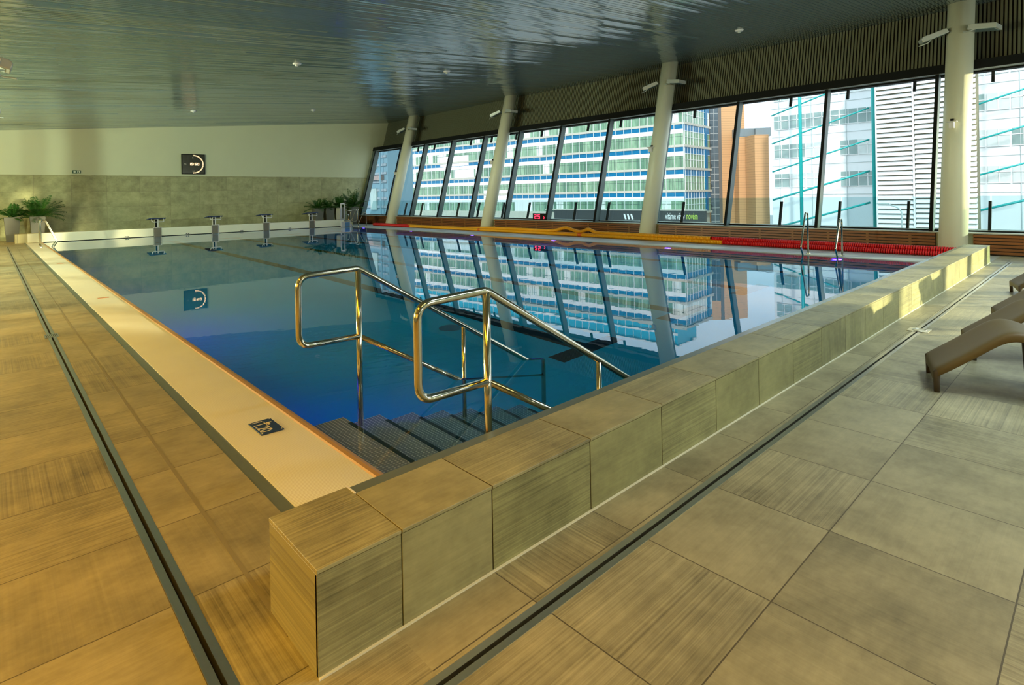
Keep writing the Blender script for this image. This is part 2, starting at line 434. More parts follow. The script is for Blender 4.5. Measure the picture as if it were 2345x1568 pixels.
# ------------------------------------------------------------------ far kerb with starting blocks
kb = MB()
kb.box(1.10, 13.62, PY1, 27.80, -.04, .33)
ko = kb.build('wall_kerb', M['kerbwhite'], bevel=.004); structure(ko, 'low cream wall along the far end of the pool')
ke = MB().box(.75, 1.10, PY1, 27.80, 0, .33).box(13.62, 14.05, PY1, 27.80, 0, .33).build('wall_kerb_end', M['wall_low_y'], bevel=.003); structure(ke, 'tiled end of the low far wall')
for i, x in enumerate((4.15, 6.33, 8.54, 10.74)):
    h = empty('lane_anchor', (x, PY1 - .012, .035)); tag(h, ['tiny dark lane anchor on the far cream wall, left of all starting blocks', 'tiny dark lane anchor between the first and second starting blocks from the left', 'tiny dark lane anchor between the second and third starting blocks from the left', 'tiny dark lane anchor between the third and fourth starting blocks from the left'][i], 'anchor', 'lane anchors on the far pool wall')
    MB().box(-.07, .07, 0, .012, -.02, .02).build('plate', M['steel_b'], h); [MB().tube([(q, -.02, 0), (q, .0, 0)], .018, 10).build('eye', M['black'], h) for q in (-.03, .04)]
sb = empty('starting_block', (5.22, PY1, 0)); SBG = 'starting blocks along the far end of the pool'
tag(sb, 'x', 'starting block', SBG)
MB().box(-.118, .118, -.015, .0, -.1, .345).build('front_panel', M['panelgrey'], sb)
for q in (-.14, .118): MB().box(q, q + .022, -.014, .0, -.03, .35).build('panel_rail', M['steel'], sb)
MB().box(-.06, .06, .05, .20, .33, .70).build('post', M['grip'], sb, bevel=.006)
MB().box(-.065, -.0, .045, .05, .345, .69).build('post_dark_plate', M['black'], sb)  # thin black plate over the left half of the post front
pl = Matrix.Rotation(R(-6), 4, 'X')
MB().box(-.305, .305, -.16, .42, .705, .745, pl).build('platform', M['blue'], sb, bevel=.01)
MB().tube(arc_path([(-.215, -.05, .715), (-.215, -.17, .59), (.215, -.17, .59), (.215, -.05, .715)], .07), .018, 10).build('hand_grip', M['grip'], sb, smooth=True)
MB().box(-.15, .2, .02, .24, .34, .36).build('foot_plate', M['steel_b'], sb)
SBL = ['starting block with blue platform, first from the left, nearest the corner with the lone ladder', 'starting block with blue platform, second from the left, above the far cream wall', 'starting block with blue platform, third from the left, right of the wall clock', 'starting block with blue platform standing in front of the grey planters']
for i, x in enumerate((5.22, 7.43, 9.64, 11.85)):
    o = sb if i == 0 else copy_tree(sb)
    o.location = (x, PY1, 0); o['label'] = SBL[i]

# ------------------------------------------------------------------ walls
wb = MB()
wb.mat(0).prism([(XL, 0), (15.76, 0), (gx(2.6, 15.76), 2.60), (XL, 2.60)], 'y', YB, YB + .2)
wb.mat(1).prism([(XL, 2.60), (gx(2.6, 15.76), 2.6), (gx(4.2, 15.76), 4.2), (17.9, 4.25), (17.9, 6.2), (XL, ceil_z(XL) + .3)], 'y', YB + .005, YB + .2)
wo = wb.build('wall_back', [M['endtile'], M['plaster']]); structure(wo)
wl = MB().box(XL - .2, XL, YN, YB + .2, 0, ceil_z(XL) + .3).build('wall_left', M['plaster']); structure(wl)
wr = MB().box(XL, XE + .3, YN - .2, YN, 0, 6.3).build('wall_rear', M['plaster']); structure(wr)

# ceiling: long metal slats running across the hall, each panel tilted a hair
cm = NT('ceiling_slat'); P, x, y, z = cm.pos()
cm_b = cm.bsdf(Base_Color=cm.scalec((.225, .315, .32), cm.math('MULTIPLY_ADD', cm.noise(P, .8, 3), .16, .92)), Roughness=.13, Specular_IOR_Level=.9, Metallic=.3)
M['ceil'] = cm.m
cb = MB(); y = YN
slope = .0905
while y < YB:
    w = .088
    x = XL + random.uniform(0, 3)
    xa = XL
    while xa < XE - .05:
        xb = min(xa + (random.uniform(1, 4) if xa == XL else 4.0), XE - .05)
        dz = random.gauss(0, .0014)
        vs = []
        for xx in (xa + .001, xb - .001):
            zc = ceil_z(xx)
            vs += [(xx, y, zc + dz), (xx, y + w * .5, zc - .0006), (xx, y + w, zc - dz), (xx, y + w, zc + .02), (xx, y, zc + .02)]
        cb.add(vs, [(0, 1, 6, 5), (1, 2, 7, 6), (2, 3, 8, 7), (4, 0, 5, 9), (0, 4, 3, 2, 1), (5, 6, 7, 8, 9)])
        xa = xb
    y += .1
cb.mat(1)
zz0, zz1 = ceil_z(XL), ceil_z(XE)
cb.add([(XL, YN, zz0 + .03), (XE, YN, zz1 + .03), (XE, YB + .2, zz1 + .03), (XL, YB + .2, zz0 + .03), (XL, YN, zz0 + .3), (XE, YN, zz1 + .3), (XE, YB + .2, zz1 + .3), (XL, YB + .2, zz0 + .3)],
       [(0, 1, 2, 3), (4, 7, 6, 5), (0, 4, 5, 1), (1, 5, 6, 2), (2, 6, 7, 3), (3, 7, 4, 0)])
ce = cb.build('ceiling', [M['ceil'], M['slatgap']]); structure(ce)
DET = [((5.64, 13.73), 'small white ceiling fitting above the middle of the pool, left of the window reflections'), ((5.69, 23.4), 'small ceiling fitting just above the wall clock'), ((10.17, 23.14), 'small dark ceiling fitting farthest to the right near the white end wall'), ((10.14, 13.64), 'small dark ceiling fitting among the bright window reflections'), ((14.05, 6.49), 'small white ceiling fitting nearest the slatted band')]
for (dx, dy), lab in DET:
    zc = ceil_z(dx)
    o = empty('ceiling_detector', (dx, dy, zc)); tag(o, lab, 'detector')
    MB().tube([(0, 0, .004), (0, 0, -.03)], [.11, .09], 18).build('base', M['white'] , o)
    MB().tube([(.0, 0, -.03), (0, 0, -.07)], [.045, .03], 12).build('sensor_head', M['lamp'], o)

# slatted acoustic band over the glazing (leaning like the facade)
def leaning_box(mb, y0, y1, z0, z1, xo0, xo1):
    vs = [(gx(z, xo), yy, z) for z in (z0, z1) for yy in (y0, y1) for xo in (xo0, xo1)]
    return mb.add(vs, [(0, 2, 3, 1), (4, 5, 7, 6), (0, 1, 5, 4), (2, 6, 7, 3), (0, 4, 6, 2), (1, 3, 7, 5)])
sl = MB(); y = YN
while y < YB - .02:
    leaning_box(sl, y, y + .047, 4.36, 5.86, 16.02, 16.06); y += .078
sl.mat(1); leaning_box(sl, YN, YB, 4.3, 6.2, 16.075, 16.2)
so_ = sl.build('wall_right', [M['slat'], M['slatgap']]); structure(so_)
hd = leaning_box(MB(), YN, YB, 4.15, 4.36, 15.42, 16.2)
ho = hd.build('trim_3', M['black']); structure(ho)
MB_ = leaning_box(MB(), YN, YB, 4.1425, 4.1495, 15.44, 15.9); o = MB_.build('trim_4', simple('reveal_grey', (.30, .33, .31), .5)); structure(o)
# parapet below the glazing and grey sill
pb = MB().box(15.56, 16.1, YN, YB, -.1, .446).build('wall_parapet', M['plaster']); structure(pb)
si = MB().box(15.485, 16.25, YN, YB, .447, .470).build('trim_5', M['sill']); structure(si)

# glazing bays
FINS = [2.87, 5.28, 7.72, 10.11, 12.51, 14.85, 17.23, 19.55, 21.95, 24.3, 26.6, 29.35]
FA = [-12.1, -10.9, -9.1, -6.75, -4.35, -1.95, .47] + FINS
k = 0
for i in range(len(FA) - 1):
    a, b = FA[i], FA[i + 1]; k += 1
    w_ = empty('window_%d' % k, (gx(.47, 15.72), (a + b) / 2, .47)); structure(w_)
    T = Matrix.Translation(-w_.location)
    def lb(y0, y1, z0, z1, xo0, xo1):
        vs = [T @ Vector((gx(z, xo), yy, z)) for z in (z0, z1) for yy in (y0, y1) for xo in (xo0, xo1)]
        return MB().add(vs, [(0, 2, 3, 1), (4, 5, 7, 6), (0, 1, 5, 4), (2, 6, 7, 3), (0, 4, 6, 2), (1, 3, 7, 5)])
    fw = .06
    lb(b - fw / 2, b + fw / 2, .471, 4.145, 15.48, 15.72).build('mullion', M['fin'], w_)
    lb(b - fw / 2 - .004, b + fw / 2 + .004, .471, 4.146, 15.44, 15.48).build('mullion_nose', M['black'], w_)
    lb(a + fw / 2, b - fw / 2, .471, .50, 15.68, 15.76).build('bottom_bar', M['black'], w_)
    lb(a + fw / 2, b - fw / 2, 4.10, 4.1425, 15.68, 15.76).build('top_bar', M['black'], w_)
    vs = [T @ Vector((gx(z, 15.72), yy, z)) for z, yy in ((.47, a), (.47, b), (4.15, b), (4.15, a))]
    MB().add(vs[:4], [(0, 1, 2, 3)]).build('pane', M['glass'], w_)
o = leaning_box(MB(), 29.35, YB + .0, .471, 4.15, 15.44, 15.76).build('trim_6', M['fin']); structure(o)

# outside brackets at head and guard posts at sill, guard glass
PY = [1.90, 3.40, 4.89, 6.36, 7.87, 9.37, 10.85, 12.30, 13.83, 15.1, 16.3, 17.85, 19.5, 21.0, 22.4, 24.0, 25.5, 27.0]
gb_ = empty('glass_guard', (16.5, 14, 0)); tag(gb_, 'tinted glass guard with leaning dark posts outside the windows', 'guardrail')
T = Matrix.Translation(-gb_.location)
def lb2(y0, y1, z0, z1, xo0, xo1):
    vs = [T @ Vector((gx(z, xo), yy, z)) for z in (z0, z1) for yy in (y0, y1) for xo in (xo0, xo1)]
    return MB().add(vs, [(0, 2, 3, 1), (4, 5, 7, 6), (0, 1, 5, 4), (2, 6, 7, 3), (0, 4, 6, 2), (1, 3, 7, 5)])
for yy in PY: lb2(yy - .025, yy + .025, .50, 1.14, 15.86, 15.94).build('guard_post', M['black'], gb_)
ya = -2.5
for yy in PY + [29.3]:
    p_ = [T @ Vector((gx(z, 16.0), q, z)) for z, q in ((.50, ya + .01), (.50, yy - .01), (1.25, yy - .01), (1.25, ya + .01))]
    MB().add(p_, [(0, 1, 2, 3)]).build('guard_glass', M['guard'], gb_); ya = yy
lb2(-2.5, 29.3, .471, .50, 15.84, 16.06).build('guard_base', M['sill'], gb_)
for i, yy in enumerate(PY):
    o = lb2(yy - .028, yy + .028, 3.86, 4.2, 15.86, 15.94)
    o.v = [tuple(Vector(p) - T.to_translation()) for p in o.v]
    o = o.build('facade_bracket', M['black']); tag(o, 'short black bracket hanging outside at the head of the glazing', 'bracket', 'short brackets along the head of the glazing')

# columns
cl_lab = ['thick pale leaning column nearest the viewer, beside the end of the low tiled wall', 'pale leaning column, second from the near end, in front of the banner on the street', 'pale leaning column, third from the near end, standing behind the yellow lane ropes', 'pale leaning column nearest the white end wall, behind red lane rope']
for i, yy in enumerate(COLY):
    mb = MB(); x0 = 15.32; ln_ = 5.83
    mb.tube([(x0, yy, -.0), (x0 + .27 * ln_, yy, ln_)], .258, 48)
    o = mb.build('column', M['column'], smooth=True); tag(o, cl_lab[i], 'column', 'leaning columns along the glazing')
def colx(z): return 15.32 + .27 * z

def floodlight(parent):
    """one lamp head, lens down; origin at bracket"""
    hd_ = empty('lamp_head'); hd_.parent = parent
    return hd_
def make_flood(name='floodlight'):
    t_ = empty(name); tag(t_, 'x', 'floodlight', 'floodlights on the columns')
    mb = MB(); mb.prism([(-.27, -.04), (-.25, .07), (.22, .085), (.27, .05), (.27, -.045)], 'y', -.17, .17)
    mb.build('housing', M['lamp'], t_, bevel=.012)
    MB().box(-.22, .22, -.14, .14, -.05, -.03).build('lens', M['lampglass'], t_, bevel=.005, seg=1)
    for q in (-.18, .10): MB().box(q, q + .04, -.185, -.165, -.02, .05).build('clip', M['white'], t_)
    MB().tube(arc_path([(.10, .16, -.04), (.2, .24, -.10), (.36, .1, -.08)], .05), .012, 8).build('bracket_arm', M['lamp'], t_)
    return t_
fl0 = make_flood(); first = True
names = ['nearest column', 'second column from the near end', 'third column from the near end', 'column nearest the end wall']
for i, yy in enumerate(COLY):
    z = 5.02
    for s in (1, -1):
        o = fl0 if first else copy_tree(fl0); first = False
        o.location = (colx(z) - .22, yy + s * .47, z - .0)
        o.rotation_euler = (R(-14) * s, R(10), R(90) * 1 + R(18) * s)
        if s < 0: o.rotation_euler = (R(4), R(-9), R(78))
        else: o.rotation_euler = (R(-4), R(20), R(112))
        o['label'] = 'grey floodlight on the %s, the head on its %s side' % (names[i], 'far' if s > 0 else 'near')
# small white devices lower on the columns
dev = empty('wall_sensor'); tag(dev, 'x', 'sensor', 'white bracket-mounted devices on the columns')
MB().box(-.04, .05, -.05, .05, -.15, -.01).build('housing', M['white'], dev, bevel=.008)
MB().box(-.05, .12, -.10, .10, -.005, .012).build('rain_hood', M['white'], dev, bevel=.003, seg=1)
MB().box(.05, .10, -.03, .03, .0, .07).build('bracket', M['black'], dev)
for i, yy in enumerate(COLY):
    z = 2.92 if i < 3 else 2.75
    o = dev if i == 0 else copy_tree(dev)
    o.location = (colx(z) - .33, yy + (.05 if i == 0 else .10), z); o.rotation_euler = (0, 0, R(0))
    o['label'] = 'small white box on a bracket fixed to the %s' % names[i]

# left row of columns, out of frame but for their lamps
lcl = ['column nearest the left edge', 'middle left column', 'far left column']
for i, yy in enumerate(COLY[1:]):
    o = MB().tube([(-.45, yy, 0), (-.45, yy, ceil_z(-.45) + .02)], .262, 40).build('column', M['column'], smooth=True)
    tag(o, 'round pale column standing left of the walkway, %s' % ('nearest' if i == 0 else 'second' if i == 1 else 'farthest'), 'column', 'columns left of the walkway')
    zz = (3.36, 3.70, 4.0)[i]
    o = copy_tree(fl0); o.location = (.02, yy, zz); o.rotation_euler = (0, R(18), R(0)); o['group'] = 'floodlights at the left edge'
    o['label'] = ['large grey floodlight cut off by the left edge of the picture', 'small pale floodlight at the left edge below the large one', 'tiniest floodlight at the left edge just above the white wall'][i]

# ------------------------------------------------------------------ timber fronted bench below the glazing
segs = [(-12.1, 2.11), (2.77, 9.86), (10.52, 17.73), (18.39, 25.39), (26.05, 29.58)]
bl = ['slatted timber bench front to the right of the nearest column', 'slatted timber bench front between the nearest and second columns, behind the red floats', 'slatted timber bench front between the second and third columns, behind the yellow floats', 'slatted timber bench front between the third and farthest columns', 'short slatted timber bench front beside the white end wall']
for i, (a, b) in enumerate(segs):
    t_ = empty('bench', (15.9, (a + b) / 2, 0)); tag(t_, bl[i], 'bench', 'timber bench fronts below the windows')
    T = Matrix.Translation(-t_.location)
    mb = MB()
    for j in range(6): mb.box(15.49, 15.515, a, b, .03 + j * .070, .03 + j * .070 + .052, T)
    mb.build('slat_front', M['wood'], t_, bevel=.002, seg=1)
    MB().box(15.53, 15.55, a, b, 0, .445, T).build('back_board', M['darkslot'], t_)
    q = a + .45
    while q < b - .1:
        MB().box(15.512, 15.529, q, q + .055, .045, .40, T).build('bracket', M['brass'], t_)
        q += .86

# ------------------------------------------------------------------ lane ropes lying on the deck
def float_run(y0, y1, xf, zf, r, mat, name, parent, pitch=.045):
    mb = MB(); y = y0; n = 8
    prof = [(-.5, .35), (-.42, 1.0), (.18, 1.0), (.34, .45)]
    while y < y1:
        x, z = xf(y), zf(y)
        vs = []
        for (o_, k_) in prof:
            for j in range(n):
                a = 2 * math.pi * (j + .5) / n; vs.append((x + math.cos(a) * r * k_, y + o_ * pitch, z + math.sin(a) * r * k_))
        fs = [(i * n + j, i * n + (j + 1) % n, (i + 1) * n + (j + 1) % n, (i + 1) * n + j) for i in range(len(prof) - 1) for j in range(n)]
        mb.add(vs, fs); y += pitch
    mb.build(name, mat, parent, smooth=True)
RG = 'lane ropes bundled on the deck by the windows'
ropes = [(14.72, .062, 0, 'lane rope of red and yellow floats lying nearest the water on the window deck'),
         (14.86, .062, .35, 'lane rope of red and yellow floats lying nearest the timber bench'),
         (14.79, .168, .8, 'lane rope of floats on top of the other two, with a raised loop')]
for k, (x0, z0, ph, lab) in enumerate(ropes):
    t_ = empty('lane_rope', (0, 0, 0)); tag(t_, lab, 'lane rope', RG)
    xf = lambda y, x0=x0, ph=ph: x0 + .018 * math.sin(y * .9 + ph * 5) - .03 * math.sin(y * .31)
    if k == 2:
        def zf(y):
            # top rope sags between its neighbours except where it loops up
            hump = .12 * math.exp(-((y - 13.15) / .38) ** 2) + .10 * math.exp(-((y - 12.15) / .22) ** 2)
            return .150 - (.07 if y > 17 else 0) * min(1, (y - 17) / 2 if y > 17 else 0) + hump
    else:
        zf = lambda y, z0=z0: z0
    yr0, yr1 = 7.3 + ph * .5, 22.9 + ph * .3
    if k == 0: yr0 = 7.35
    float_run(2.3, yr0, xf, zf, .058, M['red'], 'red_floats', t_)
    float_run(yr0, yr1, xf, zf, .058, M['yellow'], 'yellow_floats', t_)
    float_run(yr1, 26.3, xf, zf, .058, M['red'], 'far_red_floats', t_)
    if k == 0:
        float_run(12.36, 12.5, xf, zf, .0595, M['red'], 'marker_float', t_); float_run(17.75, 17.88, xf, zf, .0595, M['red'], 'marker_float', t_)
    MB().tube([(xf(q), q, zf(q)) for q in [2.2 + .1 * j for j in range(242)]], .008, 6).build('cable', M['rope'], t_)

# ------------------------------------------------------------------ hand rails at the steps
def stair_rail(yy, label):
    t_ = empty('handrail', (1.9, yy, -.8)); tag(t_, label, 'handrail', 'polished handrails at the pool steps')
    T = -t_.location; r = .0205
    def tb(pts, rad, name, rr=r): 
        return MB().tube([p + T for p in arc_path(pts, rad, 8)], rr, 16).build(name, M['steel'], t_, smooth=True)
    sl_ = .607
    tb([(1.9, yy, .487), (1.474, yy, .492), (1.474, yy, .948), (1.9, yy, .962), (3.745, yy, .962 - sl_ * 1.845), (3.745, yy, -1.25)], .085, 'top_rail')
    tb([(1.9, yy, .487), (3.745, yy, .487 - sl_ * 1.845 * .97)], .05, 'lower_rail', .018)
    tb([(1.9, yy, .955), (1.9, yy, -.33)], .05, 'post')
    tb([(2.82, yy, .405), (2.82, yy, -.9)], .05, 'post', .017)
stair_rail(3.63, 'polished steel handrail at the pool steps, the farther of the two, nearer the end wall')
stair_rail(2.247, 'polished steel handrail at the pool steps, the nearer of the two, beside the low wall')

# ------------------------------------------------------------------ pool ladders
def ladder(xw, sgn, ys_, zt, label, foot=.0):
    """xw = pool wall; sgn = +1 deck lies at larger x"""
    t_ = empty('pool_ladder', (xw, sum(ys_) / 2, 0)); tag(t_, label, 'ladder', 'pool ladders')
    T = -t_.location
    for yy, zz in zip(ys_, zt):
        p = [(xw + sgn * .23, yy, -.02), (xw + sgn * .23, yy, zz), (xw + sgn * .09, yy, zz), (xw - sgn * .20, yy, .18), (xw + sgn * .05 - sgn * .14, yy, -.02), (xw - sgn * .09, yy, -.9)]
        if foot: p[0] = (xw + sgn * .23, yy, foot)
        MB().tube([q + T for q in arc_path(p, .06, 6)], .019, 12).build('rail', M['steel'], t_, smooth=True)
        MB().tube([Vector((xw + sgn * .23, yy, .0)) + T, Vector((xw + sgn * .23, yy, .018)) + T], .045, 16).build('flange', M['steel_b'], t_)
    for k_ in range(3):
        z = -.25 - k_ * .28
        MB().box(xw - sgn * .13 - .03 + T.x, xw - sgn * .13 + .05 + T.x, ys_[0] + T.y, ys_[1] + T.y, z, z + .03).build('rung', M['steel_b'], t_)
ladder(PX0, -1, (24.15, 24.75), (.88, .88), 'steel pool ladder at the far end of the cream strip, by the tall planters')
ladder(PX1, 1, (4.12, 4.82), (.80, .93), 'steel pool ladder at the near window side, in front of the red floats')
ladder(PX1, 1, (25.3, 26.1), (.72, .88), 'steel pool ladder in the far corner by the window side')

# ------------------------------------------------------------------ pool lift in the far right corner
pf = empty('pool_lift', (13.2, 26.6, 0)); tag(pf, 'white and steel pool lift with seat in the far corner by the starting blocks', 'pool lift')
xo = -.17
MB().tube([(-.16, 0, .0), (-.16, 0, 1.17)], .028, 12).tube([(.02, 0, 0), (.02, 0, 1.17)], .022, 12).box(-.17, .03, -.02, .02, 1.13, 1.19).build('mast', M['white'], pf)
MB().tube(arc_path([(.35, -.02, .02), (.35, -.02, .83), (.72, -.02, .83), (.72, -.02, .25), (.35, -.02, .25)], .14), .022, 12).build('arm_loop', M['steel'], pf, smooth=True)
MB().tube(arc_path([(.0, -.1, .80), (.36, -.1, .80)], .1), .02, 10).tube(arc_path([(.02, -.1, .62), (.2, -.1, .62), (.22, -.1, .3), (.0, -.1, .3)], .09), .02, 10).tube([(-.05, -.05, .3), (.36, -.05, .3)], .02, 10).build('arm', M['steel'], pf, smooth=True)
MB().box(-.36, -.12, -.35, .05, .36, .42).box(-.40, -.34, -.35, .05, .38, .95).build('seat', simple('seat_grey', (.5, .5, .45), .5), pf, bevel=.02)
MB().box(-.16, .36, -.08, .02, -.02, .26).build('base_frame', M['steel_b'], pf, bevel=.01)
MB().box(.02, .26, -.095, -.08, .0, .22).build('blue_panel', simple('lift_blue', (.1, .25, .45), .4), pf)

# ------------------------------------------------------------------ planters with palms
def palm(parent, h, spread, n, base):
    mb = MB()
    for k in range(n):
        az = 2 * math.pi * k / n + random.uniform(-.3, .3); el = random.uniform(.35, 1.35)
        L = h * random.uniform(.7, 1.05)
        p = Vector((0, 0, base)); d = Vector((math.cos(az) * math.cos(el), math.sin(az) * math.cos(el), math.sin(el)))
        pts = [p.copy()]; st = 10
        for i in range(st):
            d.z -= .11 * (1.2 - el * .5); d.normalize(); dd = Vector((d.x * spread, d.y * spread, d.z)); p = p + dd * L / st; pts.append(p.copy())
        mb.tube(pts, [.006 - .0004 * i for i in range(st + 1)], 4)
        side = Vector((-math.sin(az), math.cos(az), 0))
        for i in range(2, st + 1):
            for s in (1, -1):
                for sub in (0, .5):
                    q = pts[i] if sub == 0 or i == st else (pts[i] + pts[i + 1]) / 2
                    t = (pts[i] - pts[i - 1]).normalized(); l = .17 * math.sin(math.pi * (i + .6) / (st + 1.6)) * (h / .9) + .04
                    e = q + (side * s + t * .6).normalized() * l + Vector((0, 0, -.25 * l + random.uniform(-.02, .02)))
                    m_ = (q + e) / 2 + Vector((0, 0, .02)); wv_ = t * .016
                    mb.add([q, m_ + wv_, e, m_ - wv_], [(0, 1, 2, 3)])
    o = mb.build('foliage', M['leaf'], parent); return o
POTS = [(.71, 28.5, .78, .8, 20, 'tall tapered grey planter with a small palm, leftmost at the far end of the walkway'),
        (1.45, 28.5, .98, .95, 40, 'tall tapered grey planter with a large dark palm behind the left ladder'),
        (12.68, 28.5, .62, 1.3, 26, 'grey planter with low spreading palm behind the rightmost starting block, first of the right group'),
        (13.27, 28.5, .66, 1.0, 26, 'grey planter with a bushy low palm, second of the right group'),
        (13.9, 28.5, .74, 1.0, 22, 'grey planter with palm behind the pool lift'),
        (14.65, 28.5, 1.12, .75, 36, 'grey planter with the tallest palm, beside the window corner')]
for (x, y, h, spd, n, lab) in POTS:
    t_ = empty('potted_palm', (x, y, 0)); tag(t_, lab, 'potted plant', 'planters at the end wall')
    def fr(w, z): return [(-w, -w, z), (w, -w, z), (w, w, z), (-w, w, z)]
    mb = MB(); vs = fr(.17, 0) + fr(.235, .94) + fr(.21, .94) + fr(.20, .86)
    fs = [(3, 2, 1, 0)]
    for a in (0, 4, 8):
        for j in range(4): fs.append((a + j, a + (j + 1) % 4, a + 4 + (j + 1) % 4, a + 4 + j))
    mb.add(vs, fs).build('pot', M['pot'], t_)
    MB().box(-.203, .203, -.203, .203, .84, .88).build('soil', M['soil'], t_)
    palm(t_, h, spd, n, .88)

# ------------------------------------------------------------------ clock and exit sign on the end wall
ck = empty('wall_clock', (7.14, YB - .03, 3.155)); tag(ck, 'square black digital swim clock reading 15:50 on the white end wall', 'clock')
MB().box(-.49, .49, -.03, .03, -.47, .47).build('frame', M['black'], ck, bevel=.004, seg=1)
MB().box(-.46, .46, -.034, -.03, -.44, .44).build('face', simple('clock_face', (.05, .05, .035), .12, var=.05), ck)
led = emis('amber_led', (1.0, .70, .36), 2.2)
mb = MB()
for k_ in range(31):
    a = math.pi / 2 - k_ * math.pi / 30
    c0, s0 = math.cos(a), math.sin(a)
    r0, r1 = .385, .435
    p0 = Vector((c0 * r0, -.038, s0 * r0)); p1 = Vector((c0 * r1, -.038, s0 * r1)); tn = Vector((-s0, 0, c0)) * .011
    mb.add([p0 - tn, p1 - tn, p1 + tn, p0 + tn], [(0, 1, 2, 3)])
mb.build('second_dots', led, ck)
SEG = {'0': 'abcdef', '1': 'bc', '2': 'abged', '5': 'afgcd'}
def seven(mb, ch, x, z, w, h, t, y):
    S = {'a': (x, x + w, z + h - t, z + h), 'g': (x, x + w, z + h / 2 - t / 2, z + h / 2 + t / 2), 'd': (x, x + w, z, z + t), 'f': (x, x + t, z + h / 2, z + h), 'b': (x + w - t, x + w, z + h / 2, z + h), 'e': (x, x + t, z, z + h / 2), 'c': (x + w - t, x + w, z, z + h / 2)}
    for q in SEG[ch]:
        a, b, c, d = S[q]; mb.box(a, b, y - .003, y, c, d)
mb = MB()
for ch, x in (('1', -.19), ('5', -.085), ('5', .055), ('0', .165)): seven(mb, ch, x, -.055, .08, .115, .022, -.038)
mb.box(.0, .02, -.041, -.038, .015, .035).box(.0, .02, -.041, -.038, -.035, -.015)
mb.build('time_digits', led, ck)
dim = simple('dial_print', (.55, .52, .42), .5)
text_mesh('45', .1, dim, ck, (-.34, -.0355, -.0), (R(90), 0, 0), 'dial_number'); text_mesh('0', .1, dim, ck, (-.02, -.0355, .3), (R(90), 0, 0), 'dial_number'); text_mesh('30', .1, dim, ck, (0, -.0355, -.33), (R(90), 0, 0), 'dial_number')
ex = empty('exit_sign', (2.78, YB - .012, 2.73)); tag(ex, 'small green exit sign with a white arrow low on the white end wall', 'sign')
MB().box(-.14, .14, -.012, .012, -.068, .068).build('plate', simple('exit_green', (.012, .09, .05), .4), ex)
pale = simple('exit_white', (.75, .85, .72), .4)
MB().prism([(-.12, 0), (-.055, .05), (-.055, .02), (-.01, .02), (-.01, -.02), (-.055, -.02), (-.055, -.05)], 'y', -.0145, -.012).build('arrow', pale, ex)
MB().box(.02, .11, -.0145, -.012, -.055, .055).build('door_pictogram', pale, ex)
MB().tube([(.055, -.016, .035), (.055, -.0145, .035)], .012, 8).prism([(.045, .02), (.07, .015), (.085, -.01), (.07, -.01), (.08, -.045), (.068, -.045), (.055, -.015), (.04, -.045), (.03, -.04)], 'y', -.016, -.0145).build('running_figure', simple('exit_dark', (.01, .06, .03), .4), ex)

# red temperature display on the sill
td = empty('temperature_display', (15.72, 15.2, .471)); tag(td, 'small black display with glowing red digits 25 on the window sill', 'display')
MB().box(-.03, .03, -.36, .24 + .2, 0, .25).build('case', M['black'], td)
rl = emis('red_led', (1, .03, .07), 3.0)
mb = MB()
for ch, yy in (('2', .35), ('5', .17)):
    tmp = MB(); seven(tmp, ch, 0, .04, .12, .17, .03, 0)
    mb.add([(-.031 - p[1] * .0 - .002, yy - p[0], p[2]) for p in tmp.v], tmp.f)
for yy, z in ((-.16, .04), (-.16, .10), (-.19, .07)): mb.box(-.034, -.031, yy - .012, yy + .012, z, z + .03)
mb.build('digits', rl, td)

# ------------------------------------------------------------------ sun loungers (moulded shells)
def make_lounger():
    t_ = empty('sun_lounger')
    prof = [(-.012, .128), (-.004, .155), (.02, .178), (.06, .205), (.14, .265), (.25, .350), (.34, .425), (.40, .462), (.46, .475), (.53, .462), (.62, .425), (.75, .36), (.95, .325), (1.15, .33), (1.3, .40), (1.5, .56), (1.75, .76), (1.86, .80)]
    w = .27; th_ = .018
    cs = [(-w - .004, -.050), (-w, -.012), (-w + .03, 0.004), (-.12, -.006), (0, -.008), (.12, -.006), (w - .03, .004), (w, -.012), (w + .004, -.050)]
    vs = []; n = len(cs)
    def ring(t, z, k, off):
        out = []
        for (cx_, cz) in cs: out.append((cx_ * k, -t, z + cz + off))
        return out
    rings = []
    for i, (t, z) in enumerate(prof):
        k = 1.0 if i > 2 else (.90, .95, .985)[i]
        a = ring(t, z, k, 0); b = ring(t, z, k * .985, -th_)
        rings.append(a + b[::-1])
    m = 2 * n; mb = MB()
    vs = [q for r_ in rings for q in r_]; fs = []
    for i in range(len(prof) - 1):
        for j in range(m): fs.append((i * m + j, i * m + (j + 1) % m, (i + 1) * m + (j + 1) % m, (i + 1) * m + j))
    fs.append(tuple(range(m - 1, -1, -1))); fs.append(tuple(range((len(prof) - 1) * m, len(prof) * m)))
    o = mb.add(vs, fs).build('shell', M['lounger'], t_)
    sb_ = o.modifiers.new('sub', 'SUBSURF'); sb_.levels = 2; sb_.render_levels = 2
    for p in o.data.polygons: p.use_smooth = True
    for s in (-1, 1):
        x = s * .245
        MB().tube([(x, -.012, .0), (x, -.010, .085), (x * .985, -.012, .135), (x * .96, -.05, .17)], [.019, .020, .026, .02], 10).build('leg', M['loungerleg'], t_, smooth=True)
        MB().tube([(x, -.60, .0), (x, -.585, .30), (x * .99, -.57, .41)], [.017, .018, .024], 10).build('leg', M['loungerleg'], t_, smooth=True)
        MB().tube([(x, -1.70, .0), (x, -1.66, .45), (x * .99, -1.6, .60)], [.017, .018, .024], 10).build('leg', M['loungerleg'], t_, smooth=True)
    return t_
lg = make_lounger()
e = Vector((.962, .273)); d = Vector((.273, -.962)); rz = math.atan2(e.y, e.x)
near = [(4.942, .901), (6.06, .845), (7.50, .80), (9.86, .88)]
